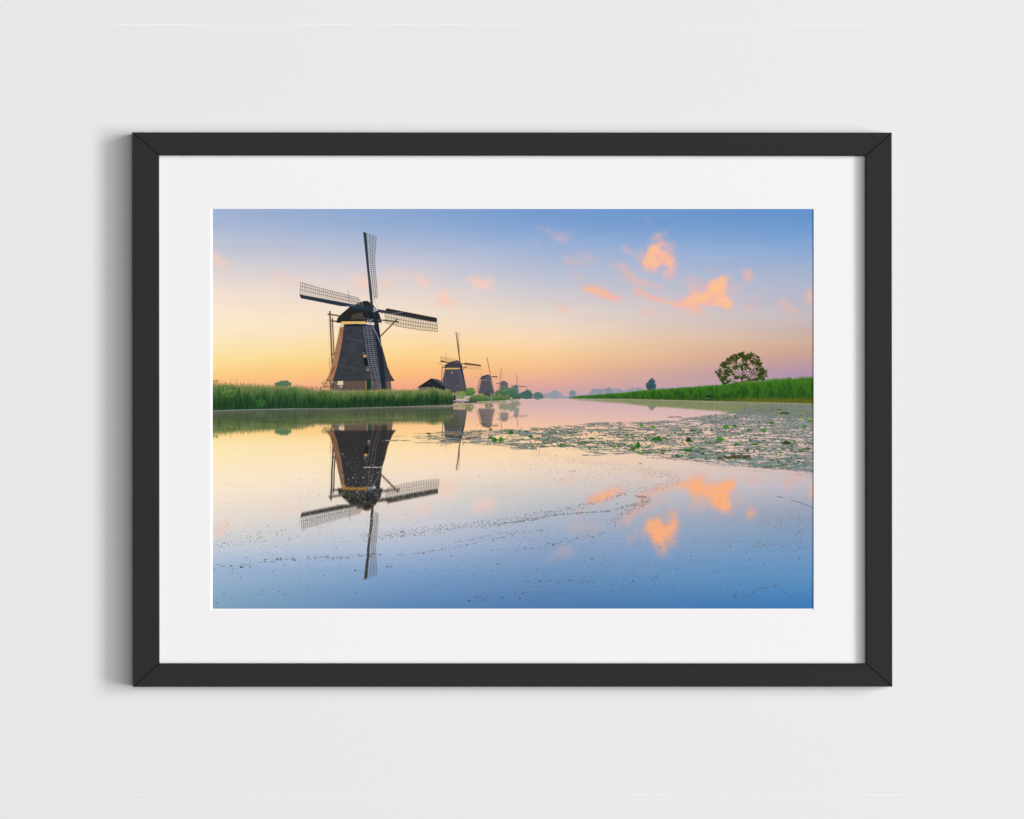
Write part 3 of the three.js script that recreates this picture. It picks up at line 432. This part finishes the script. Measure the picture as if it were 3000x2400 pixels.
// ---- the lily field and what floats on the water
function lilies(g) {
  const r = rng(404);
  const TOP = [[1130, 1287], [1230, 1273], [1270, 1266], [1340, 1262], [1450, 1260], [1520, 1254], [1600, 1250], [1680, 1245], [1740, 1238], [1900, 1235], [1990, 1228], [2050, 1219], [2110, 1212], [2160, 1204], [2200, 1190], [2260, 1184], [2400, 1186]];
  const BOT = [[1130, 1290], [1230, 1300], [1320, 1297], [1420, 1300], [1500, 1312], [1560, 1316], [1610, 1308], [1700, 1322], [1790, 1334], [1850, 1328], [1900, 1336], [1990, 1345], [2100, 1356], [2200, 1368], [2300, 1374], [2400, 1384]];
  const list = [];
  for (let Y = 1182; Y < 1384; Y += 0.9) for (let X = 1226; X < 2394; X += 3) {       // the mass of far pads, seen edge on
    const top = yAt(TOP, X) + (r() * r() - 0.2) * 14 * smooth(1990, 2100, X), bot = yAt(BOT, X); if (Y < top || Y > bot) continue;
    const dense = 0.27 + 0.24 * smooth(1750, 2200, X) + 0.22 * smooth(1290, 1200, Y) - 0.2 * smooth(1480, 1240, X) - 0.1 * smooth(1300, 1370, Y), n = fbm(X / 34, Y / 2.6, 241, 4) + 0.25 * (fbm(X / 150, Y / 16, 251, 2) - 0.5);
    if (n > 0.3 + 0.5 * dense) continue;
    g.fillStyle = css(mix(mix(hex('6a7b70'), hex('82868b'), noise(X / 60, Y / 10, 261)), hex(r() < 0.5 ? '4d5f55' : 'a8a3a6'), r() * 0.55), 0.72); g.fillRect(X + (r() - 0.5) * 4, Y + (r() - 0.5) * 0.8, 2 + r() * 7, 0.7 + r() * 0.5);
  }
  for (let i = 0; i < 5200; i++) {
    const X = 1236 + Math.pow(r(), 0.8) * 1160, top = yAt(TOP, X), bot = yAt(BOT, X), t = r(), Y = top + (bot - top) * t;
    const gap = fbm(X / 60, Y / 7, 211, 3) + (X < 1500 ? -0.12 + 0.1 * noise(X / 40, Y / 6, 5) : 0.0) + 0.16 * smooth(1300, 1210, Y); if (gap < 0.53) continue;
    list.push([X, Y]);
  }
  list.sort((a, b) => a[1] - b[1]);
  for (const [X, Y] of list) {
    const sz = (0.35 + 0.95 * smooth(1185, 1370, Y)), rx = (3 + r() * 7) * sz * (X < 1450 ? 0.8 : 1), ry = (0.6 + r() * 0.8) * sz, n = noise(X / 80, Y / 20, 221), w = r();
    let c = mix(hex('667a6e'), hex('84888d'), clamp(n + (r() - 0.5) * 0.5)); if (w < 0.42) c = mix(hex('5b7066'), hex('446a40'), r()); else if (w > 0.86) c = hex('a7a2a4');
    if (X < 1560) c = mix(c, hex('9b9186'), 0.35);
    g.fillStyle = css(hex('3b4543'), 0.42); g.beginPath(); g.ellipse(X + 1, Y + ry * 0.75, rx * 0.95, ry * 0.6, 0, 0, 6.283); g.fill();
    g.fillStyle = css(c, 0.8); g.beginPath(); g.ellipse(X, Y, rx, ry, (r() - 0.5) * 0.08, 0, 6.283); g.fill();
    if (r() < 0.3) line(g, [[X - rx * 0.8, Y + ry * 0.5], [X + rx * (r() - 0.2), Y + ry * 0.8]], 0.5, css(hex('2d3636'), 0.7));
  }
  // big flat pads of the near edge
  for (let i = 0; i < 34; i++) { const X = 2020 + r() * 375, Y = yAt(BOT, X) - 4 - r() * 26; g.fillStyle = css(mix(hex('6a8078'), hex('7f908c'), r()), 0.75); g.beginPath(); g.ellipse(X, Y, 12 + r() * 20, 1.8 + r() * 2.6, 0.02, 0, 6.283); g.fill(); }
  // leaves that stand up: curled, green or browned
  const leafUp = (X, Y, w, h, c) => { g.beginPath(); g.moveTo(X - w, Y); g.quadraticCurveTo(X - w * 0.4, Y - h * 1.5, X + w * 0.3, Y - h); g.quadraticCurveTo(X + w, Y - h * 0.5, X + w, Y); g.quadraticCurveTo(X, Y + h * 0.35, X - w, Y); g.fillStyle = c; g.fill(); };
  for (let i = 0; i < 820; i++) {
    const X = 1540 + Math.pow(r(), 0.7) * 830, top = yAt(TOP, X), bot = yAt(BOT, X), Y = top + 3 + (bot - top - 8) * Math.pow(r(), 1.15), sz = 0.35 + 0.75 * smooth(1190, 1340, Y), w = r();
    const c = w < 0.42 ? mix(hex('3c7a24'), hex('2c5a22'), r()) : w < 0.7 ? mix(hex('33482c'), hex('2a3a2c'), r()) : mix(hex('55502c'), hex('3a3a30'), r());
    leafUp(X, Y, (1.6 + r() * 4.2) * sz, (1 + r() * 2.4) * sz, css(c, 0.9));
  }
  for (let i = 0; i < 1300; i++) { const X = 1250 + r() * 1140, Y = yAt(TOP, X) + (yAt(BOT, X) - yAt(TOP, X)) * r(); g.fillStyle = css(mix(hex('2a2e2a'), hex('463f38'), r()), 0.8); g.fillRect(X, Y, 1 + r() * 2, 0.7 + r() * 1.1); }
  const G = '#3f8420', D = '#2c6420';
  for (const [X, Y, w, h, c] of [[1497, 1270, 8, 8, D], [1438, 1284, 8, 5, D], [1449, 1292, 9, 9, D], [1468, 1292, 9, 11, G], [1555, 1281, 8, 5, D], [1541, 1266, 7, 3, D], [1734, 1286, 11, 4, D], [1838, 1278, 4, 9, G], [1879, 1248, 6, 6, G], [1916, 1254, 7, 5, G], [1924, 1290, 17, 8, D], [1870, 1310, 7, 14, D], [1855, 1318, 8, 9, '#4c6a1e'], [1872, 1327, 15, 3, '#56902c'], [2128, 1254, 10, 8, G], [2154, 1250, 7, 5, D], [2110, 1290, 14, 8, G], [2018, 1293, 9, 11, '#2a4020'], [2015, 1321, 17, 6, D], [2238, 1264, 10, 6, G], [2224, 1251, 6, 4, G], [2262, 1240, 10, 4, D], [2262, 1250, 11, 3, '#5a7030'], [2358, 1252, 8, 6, G], [2305, 1300, 15, 7, '#26401a'], [2196, 1262, 9, 4, '#3a5a24'], [2086, 1262, 6, 5, D], [2375, 1235, 8, 5, G], [2300, 1212, 18, 4, '#3c4a22'], [2160, 1303, 10, 3, D], [2210, 1303, 16, 3, D], [2368, 1316, 10, 4, D], [2030, 1263, 10, 4, '#3c4a26'], [2155, 1224, 5, 4, G], [2132, 1226, 6, 3, D]]) {
    leafUp(X, Y, w, h, c); g.globalAlpha = 0.4; line(g, [[X - w * 0.6, Y - h * 0.2], [X + w * 0.2, Y - h * 0.8]], 0.7, '#6fae3c'); g.globalAlpha = 0.35; leafUp(X, Y + h * 0.25, w * 0.8, -h * 0.4, '#2d4a30'); g.globalAlpha = 1;
  }
  // raft of rotting stalks, stems, a duck-like log
  const raft = rng(505); for (let i = 0; i < 230; i++) { const X = 2100 + raft() * 98, Y = 1338 + (raft() - 0.5) * 9 + (X < 2140 ? 3 : 0); g.fillStyle = css(mix(hex('2d2718'), hex('8a6a28'), raft() * raft()), 0.9); g.fillRect(X, Y, 1.5 + raft() * 3.5, 0.9 + raft() * 1.2); }
  for (const [a, b, c, e] of [[1348, 1280, 1349, 1294], [1356, 1286, 1357, 1306], [1373, 1274, 1375, 1290], [1571, 1275, 1569, 1297], [1571, 1304, 1571, 1323], [1320, 1290, 1320, 1301], [1581, 1316, 1581, 1323], [1791, 1304, 1795, 1314], [2153, 1318, 2155, 1332], [2186, 1346, 2189, 1354], [2247, 1298, 2248, 1306], [2153, 1346, 2158, 1354]]) line(g, [[a, b], [c, e]], 1, '#3d342c');
  line(g, [[1985, 1350], [1930, 1334], [1912, 1334]], 1, '#4a403c'); line(g, [[2250, 1346], [2300, 1344]], 1.1, '#4a4440'); line(g, [[1575, 1309], [1590, 1304], [1602, 1308], [1590, 1311], [1580, 1306]], 1, '#3f4a38');
  g.fillStyle = '#4a4640'; g.beginPath(); g.ellipse(2282, 1200.5, 9, 1.5, 0.1, 0, 6.283); g.fill();
  g.fillStyle = '#6b4a2c'; g.beginPath(); g.ellipse(1255, 1270.5, 7.5, 2.6, 0.05, 0, 6.283); g.fill(); line(g, [[1210, 1270.6], [1250, 1270.4]], 0.8, '#9a7a52'); line(g, [[1257, 1271], [1260, 1279]], 0.9, '#5a3e28');
  clumps(g, 1437, 1258, 5, 3.5, 16, 1.6, [hex('4a3a20'), hex('4f5a24')], 506, 0.9); clumps(g, 1258, 1287, 3, 2, 8, 1.2, [hex('4a4a24'), hex('5a5a30')], 507, 0.9);
  // streaks of scum left of the pads
  const streak = (x0, x1, y, n, c, a) => { for (let i = 0; i < n; i++) { const X = lerp(x0, x1, r()); g.fillStyle = css(hex(c), a); g.beginPath(); g.ellipse(X, y + (r() - 0.5) * 3.4, 4 + r() * 12, 0.4 + r() * 0.6, -0.02, 0, 6.283); g.fill(); } };
  streak(1120, 1180, 1291, 14, 'b7a89a', 0.6); streak(1150, 1190, 1290.5, 8, '6f645e', 0.7); streak(1220, 1330, 1284, 26, '8e8278', 0.5); streak(1215, 1320, 1298, 26, '8f857e', 0.5); streak(1160, 1340, 1278, 14, '8d7a66', 0.45); streak(1390, 1490, 1303, 20, '948a80', 0.4); streak(1500, 1570, 1316, 26, '8a8880', 0.5); streak(1710, 1760, 1334, 16, '7d7a78', 0.6); streak(1960, 2000, 1222, 14, '6b625e', 0.6);
}
function floating(g) {
  const r = rng(606), img = g.canvas.getContext('2d').getImageData(0, 0, CW, CH).data;
  const lum = (X, Y) => { const i = clamp(Math.round((X - PX0) * S), 0, CW - 1), j = clamp(Math.round((Y - PY0) * S), 0, CH - 1), o = (j * CW + i) * 4; return 0.3 * img[o] + 0.6 * img[o + 1] + 0.1 * img[o + 2]; };
  const speck = (X, Y, size, a = 0.75) => {
    if (Y > 1792 || X > 2392 || X < 613) return;
    const dark = lum(X, Y) < 95, rx = size * (0.55 + r() * 0.6), ry = rx * (0.38 + r() * 0.25);
    g.fillStyle = dark ? css(mix(hex('b8b2ac'), hex('7c7672'), r()), a) : css(mix(hex('37383f'), hex('5d5858'), r()), a); g.beginPath(); g.ellipse(X, Y, rx, ry, 0, 0, 6.283); g.fill();
    if (size > 3 && !dark) { g.fillStyle = css(hex('e9e2dc'), 0.42); g.beginPath(); g.ellipse(X + rx * 0.1, Y - ry * 0.7, rx * 0.55, ry * 0.4, 0, 0, 6.283); g.fill(); }
  };
  const per = (Y) => 0.6 + 1.05 * smooth(1290, 1760, Y);
  for (let i = 0; i < 9000; i++) { const X = 615 + r() * 1775, Y = 1300 + Math.pow(r(), 0.8) * 480, n = fbm(X / 90, Y / 22, 231, 3), thin = smooth(1790, 1640, Y) * 0.9 + 0.12; if (r() > (n - 0.2) * 0.95 * thin * (X < 900 && Y < 1400 ? 0.35 : 1)) continue; if (X > 1900 && Y < yAt([[1900, 1345], [2400, 1392]], X)) continue; speck(X, Y, per(Y) * (0.7 + r() * r() * 1.5), 0.35 + 0.45 * r()); }
  // drifts: dense bands swept by the current
  const drift = (pts, n, spread, size) => { for (let i = 0; i < n * 1.7; i++) { const p = along(pts, r()), e = (r() + r() + r() - 1.5); speck(p[0] + (r() - 0.5) * 26, p[1] + e * spread * per(p[1]), size * per(p[1]) * (0.5 + r() * r() * 1.0), 0.6 + 0.4 * r()); } };
  drift([[1060, 1578], [1250, 1556], [1420, 1536], [1560, 1514], [1700, 1486], [1800, 1456], [1880, 1434]], 620, 11, 1.5);
  drift([[1500, 1533], [1640, 1508], [1790, 1497], [1850, 1480], [1888, 1471], [1893, 1462], [1880, 1454], [1862, 1453]], 300, 2.2, 1.6);
  drift([[1790, 1532], [1840, 1500], [1888, 1474]], 90, 6, 1.4); drift([[1870, 1456], [1895, 1456], [1896, 1472], [1870, 1484]], 90, 3, 1.5);
  drift([[1560, 1330], [1700, 1352], [1860, 1372], [1950, 1390], [1990, 1402], [1960, 1420], [1880, 1440]], 1000, 20, 1.2);
  drift([[1500, 1345], [1640, 1390], [1800, 1400], [1900, 1420]], 800, 44, 1.1);
  drift([[640, 1660], [700, 1662], [800, 1641], [900, 1636], [1000, 1634], [1100, 1624], [1180, 1629]], 85, 4, 1.9);
  drift([[1180, 1629], [1300, 1610], [1420, 1586], [1500, 1566], [1600, 1550]], 80, 2.4, 1.4); drift([[1340, 1590], [1460, 1564], [1530, 1556]], 60, 1, 1.2); drift([[1440, 1541], [1530, 1525]], 60, 1.6, 1.2);
  drift([[1500, 1612], [1640, 1592], [1780, 1560]], 60, 5, 1.5); drift([[640, 1600], [800, 1560], [980, 1540]], 130, 22, 1.3); drift([[860, 1450], [1150, 1470]], 260, 40, 0.9); drift([[1000, 1416], [1160, 1410]], 190, 46, 0.8); drift([[970, 1450], [1130, 1446]], 520, 13, 1.0); drift([[985, 1340], [1110, 1400], [1000, 1425]], 420, 40, 0.9); drift([[880, 1528], [960, 1510], [1060, 1488]], 160, 3, 0.9); drift([[1130, 1474], [1285, 1440]], 150, 4, 0.9);
  drift([[890, 1520], [1000, 1500], [1060, 1478]], 170, 5, 0.8); drift([[1120, 1478], [1290, 1440]], 160, 6, 0.75); drift([[2040, 1430], [2160, 1370]], 0, 2, 1); drift([[2230, 1500], [2350, 1530], [2330, 1610]], 80, 30, 1.2); drift([[2200, 1600], [2330, 1596]], 26, 6, 1.5);
  drift([[1700, 1712], [1950, 1694]], 10, 6, 2); drift([[2150, 1748], [2290, 1712]], 24, 5, 1.6); drift([[1370, 1758], [1560, 1742]], 16, 8, 1.9); drift([[1540, 1704], [1730, 1704]], 14, 4, 1.8);
  for (const [X, Y, s] of [[706, 1662, 5.5], [1040, 1672, 6], [733, 1661, 4], [976, 1635, 4.4], [1145, 1661, 3.6], [1374, 1760, 4], [1415, 1758, 4.4], [1523, 1754, 4], [1608, 1592, 3.6], [1735, 1638, 4.6], [1877, 1359, 4]]) speck(X, Y, s, 0.9);
  for (const [X, Y] of [[1003, 1331], [1063, 1400]]) { g.strokeStyle = 'rgba(216,208,198,0.85)'; g.lineWidth = 0.8; g.beginPath(); g.ellipse(X, Y, 2.4, 2, 0, 0, 6.283); g.stroke(); }
  for (let i = 0; i < 2600; i++) { const X = 880 + r() * 420, Y = 1275 + Math.pow(r(), 0.55) * 290, n = fbm(X / 30, Y / 9, 271, 3); if (lum(X, Y) > 118 || r() > n * 1.5 * smooth(1290, 1420, Y) + 0.04) continue; const big = r() < 0.1 ? 1.9 : 1; g.fillStyle = css(mix(hex('8e8a88'), hex('ece6e0'), r()), 0.5 + 0.45 * r()); g.beginPath(); g.ellipse(X, Y, (0.6 + r() * 0.9) * big, (0.4 + r() * 0.4) * big, 0, 0, 6.283); g.fill(); }
  for (let i = 0; i < 60; i++) { g.fillStyle = css(hex('ddd6d0'), 0.7); g.beginPath(); g.ellipse(1064 + r() * 62, 1369.5 + (r() - 0.5) * 3, 1 + r() * 2.4, 0.6, 0, 0, 6.283); g.fill(); }
  // silvery edge of scum beside the pads
  const edge = [[1900, 1338], [1990, 1344], [2070, 1350], [2120, 1358], [2200, 1366], [2300, 1374], [2400, 1384]];
  for (let i = 0; i < 1500; i++) { const t = r(), p = along(edge, t), body = Math.max(smooth(0.2, 0.36, t) * smooth(0.56, 0.42, t), smooth(0.82, 0.98, t)), sp = 2 + 6 * body; if (r() > 0.3 + 0.7 * body) continue; g.fillStyle = css(mix(hex('3a3d4a'), hex('a9b4cf'), r() * (0.25 + 0.75 * body)), 0.7); g.fillRect(p[0] + (r() - 0.5) * 14, p[1] + (r() + r() - 1) * sp + 2, 1 + r() * 1.8, 0.8 + r() * 0.7); }
  drift([[1990, 1352], [2120, 1368], [2250, 1384], [2390, 1394]], 260, 4, 1.0); drift([[2330, 1388], [2392, 1404]], 60, 3, 1);
  line(g, [[2318, 1466], [2350, 1475], [2386, 1489]], 1.5, 'rgba(72,80,98,0.8)'); line(g, [[2278, 1455], [2296, 1459]], 1.8, 'rgba(72,80,98,0.8)'); line(g, [[1688, 1378], [1676, 1382]], 1.2, '#6a6660');
}
const ink = new THREE.CanvasTexture(picture);
ink.colorSpace = THREE.SRGBColorSpace; ink.anisotropy = 8; ink.wrapS = ink.wrapT = THREE.ClampToEdgeWrapping;

// ================================================================ WALL
const wallTone = (() => {              // matt emulsion: faint roller stipple and two pale hairline scuffs
  const w = 1500, h = 1200, c = document.createElement('canvas'); c.width = w; c.height = h; const g = c.getContext('2d'), im = g.createImageData(w, h), r = rng(909);
  for (let j = 0; j < h; j++) for (let i = 0; i < w; i++) { const o = (j * w + i) * 4, v = 228 + (fbm(i / 9, j / 9, 301, 2) - 0.5) * 0.6 + (r() - 0.5) * 0.8; im.data[o] = im.data[o + 1] = im.data[o + 2] = v; im.data[o + 3] = 255; }
  g.putImageData(im, 0, 0);
  for (const y of [66.5, 2333]) for (let i = 0; i < 110; i++) { const x = 60 + r() * 2500, l = 40 + r() * 220, a = 0.03 + 0.18 * r() * noise(x / 260, y, 311); g.strokeStyle = `rgba(250,250,250,${a})`; g.lineWidth = 0.8; g.beginPath(); g.moveTo(x / 2, y / 2 + (x / 3000) * 0.6); g.lineTo((x + l) / 2, y / 2 + ((x + l) / 3000) * 0.6); g.stroke(); }
  const t = new THREE.CanvasTexture(c); t.colorSpace = THREE.SRGBColorSpace; return t;
})();
const paint = (color, roughness, more = {}) => new THREE.MeshStandardMaterial({ color, roughness, metalness: 0, ...more });
const wallPlain = paint(new THREE.Color().setStyle('rgb(228,228,228)'), 0.95), wallMat = paint(0xffffff, 0.95, { map: wallTone });
const solid = (mesh) => { mesh.castShadow = mesh.receiveShadow = true; return mesh; };
const structure = (name, geo, mat, x, y, zz, label) => { const o = solid(new THREE.Mesh(geo, mat)); o.name = name; o.position.set(x, y, zz); o.userData = { kind: 'structure', label, category: 'wall' }; scene.add(o); return o; };
{
  // one wall: the face is a single sheet whose uv run past the stretch in view, mirrored onward
  wallTone.wrapS = wallTone.wrapT = THREE.MirroredRepeatWrapping; wallTone.repeat.set(3, 3); wallTone.offset.set(-1, -1);
  const g = new THREE.BoxGeometry(9000 * U, 7200 * U, 0.1), mats = [wallPlain, wallPlain, wallPlain, wallPlain, wallMat, wallPlain];
  structure('wall', g, mats, 0, 0, -0.05, 'smooth matt pale grey wall behind the black picture frame');
}

// ================================================================ THE FRAMED PICTURE
const D2 = 78 * U, D1 = 27 * U, MAT_Z = D2 - D1, CARD = 3.7 * U, PRINT_Z = MAT_Z - CARD;
const framed = new THREE.Group(); framed.name = 'framed_picture'; scene.add(framed);
framed.userData = { label: 'black framed windmill landscape print with wide white mat, hung alone on the pale grey wall', category: 'framed picture' };
const part = (name, geo, mat, parent = framed, label) => { const o = solid(new THREE.Mesh(geo, mat)); o.name = name; if (label) o.userData = { label }; parent.add(o); return o; };

const black = (() => {
  const w = 256, data = new Uint8Array(w * w * 4), r = rng(808);
  for (let i = 0; i < w * w; i++) { const v = 120 + (fbm((i % w) / 40, Math.floor(i / w) / 5, 401, 3) - 0.5) * 30 + (r() - 0.5) * 14; data[i * 4] = data[i * 4 + 1] = data[i * 4 + 2] = v; data[i * 4 + 3] = 255; }
  const t = new THREE.DataTexture(data, w, w); t.magFilter = THREE.LinearFilter; t.wrapS = t.wrapT = THREE.RepeatWrapping; t.repeat.set(12, 12); t.needsUpdate = true;
  return new THREE.MeshPhysicalMaterial({ color: new THREE.Color(0.017, 0.017, 0.0168), roughness: 0.72, metalness: 0, specularIntensity: 0.45, bumpMap: t, bumpScale: 0.00002 });
})();
const OUT = [[386.7, 387.6], [2612.8, 388.4], [2614.6, 2012.4], [388.4, 2013]], INN = [[464.9, 454.9], [2535.6, 456.5], [2537, 1944.6], [466, 1944.3]];
const BEV = 3;
for (const [i, n, name] of [[0, 1, 'top rail of the black frame'], [1, 2, 'right rail of the black frame'], [2, 3, 'bottom rail of the black frame'], [3, 0, 'left rail of the black frame']]) {
  const s = new THREE.Shape([OUT[i], INN[i], INN[n], OUT[n]].map(([x, y]) => new THREE.Vector2(px(x), py(y))));
  const g = new THREE.ExtrudeGeometry(s, { depth: D2 - BEV * U - 0.0003, bevelEnabled: true, bevelThickness: BEV * U * 0.9, bevelSize: BEV * U * 0.92, bevelOffset: -BEV * U * 0.92 - 0.00004, bevelSegments: 1, curveSegments: 2 });
  const o = part('frame_rail', g, black); o.position.z = 0.0006 + 0 * n; o.userData = { label: name };
}
// backing board, card mat with a cut window (sloped edges left and below, square edges above and on the right), and the print
const matMat = paint(new THREE.Color(0.858, 0.838, 0.848), 0.92), coreMat = paint(new THREE.Color(0.95, 0.95, 0.945), 0.9);
const boxAt = (x0, x1, y0, y1, z0, z1) => { const g = new THREE.BoxGeometry((x1 - x0) * U, (y1 - y0) * U, z1 - z0); g.translate(px((x0 + x1) / 2), py((y0 + y1) / 2), (z0 + z1) / 2); return g; };
part('backing_board', boxAt(452, 2550, 442, 1958, 0.004, PRINT_Z - 0.0012), paint(new THREE.Color(0.25, 0.2, 0.15), 0.9));
const WIN = { l0: 614, l1: 621.4, r: 2385.2, t: 611.8, b0: 1784.4, b1: 1790.6 };
{
  const s = new THREE.Shape([[460, 450], [2541, 450], [2541, 1950], [460, 1950]].map(([x, y]) => new THREE.Vector2(px(x), py(y))));
  s.holes.push(new THREE.Path([[WIN.l0, WIN.t], [WIN.r, WIN.t], [WIN.r, WIN.b1], [WIN.l0, WIN.b1]].map(([x, y]) => new THREE.Vector2(px(x), py(y)))));
  const board = part('mat_board', new THREE.ExtrudeGeometry(s, { depth: CARD - 0.00015, bevelEnabled: false }), matMat);
  board.position.z = PRINT_Z + 0.00015;
  const wedge = (pts) => { const a = pts.map(([x, y, h]) => [px(x), py(y), h * (CARD - 0.0001)]), v = []; for (const t of [[0, 1, 2], [0, 2, 3]]) for (const n of t) v.push(...a[n]); const g = new THREE.BufferGeometry(); g.setAttribute('position', new THREE.Float32BufferAttribute(v, 3)); g.setAttribute('uv', new THREE.Float32BufferAttribute(new Array(12).fill(0), 2)); g.computeVertexNormals(); return g; };
  part('bevel', wedge([[WIN.l0, WIN.t + 0.5, 1], [WIN.l0, WIN.b1, 1], [WIN.l1, WIN.b0, 0.02], [WIN.l1, WIN.t + 0.5, 0.02]]), coreMat, board, 'bright cut edge along the left of the mat window');
  part('bevel', wedge([[WIN.l0, WIN.b1, 1], [WIN.r - 0.5, WIN.b1, 1], [WIN.r - 0.5, WIN.b0, 0.02], [WIN.l1, WIN.b0, 0.02]]), coreMat, board, 'bright cut edge along the bottom of the mat window');
}
{
  const g = boxAt(PX0, PX0 + PW, PY0, PY0 + PH, PRINT_Z - 0.0006, PRINT_Z), paper = paint(new THREE.Color(0.85, 0.85, 0.84), 0.9);
  part('print', g, [paper, paper, paper, paper, new THREE.MeshPhysicalMaterial({ color: new THREE.Color().setScalar(1 / 1.06), roughness: 0.9, metalness: 0, specularIntensity: 0.06, map: ink }), paper], framed, 'landscape print of dark windmills by still water at sunrise');
}

renderer.render(scene, camera);
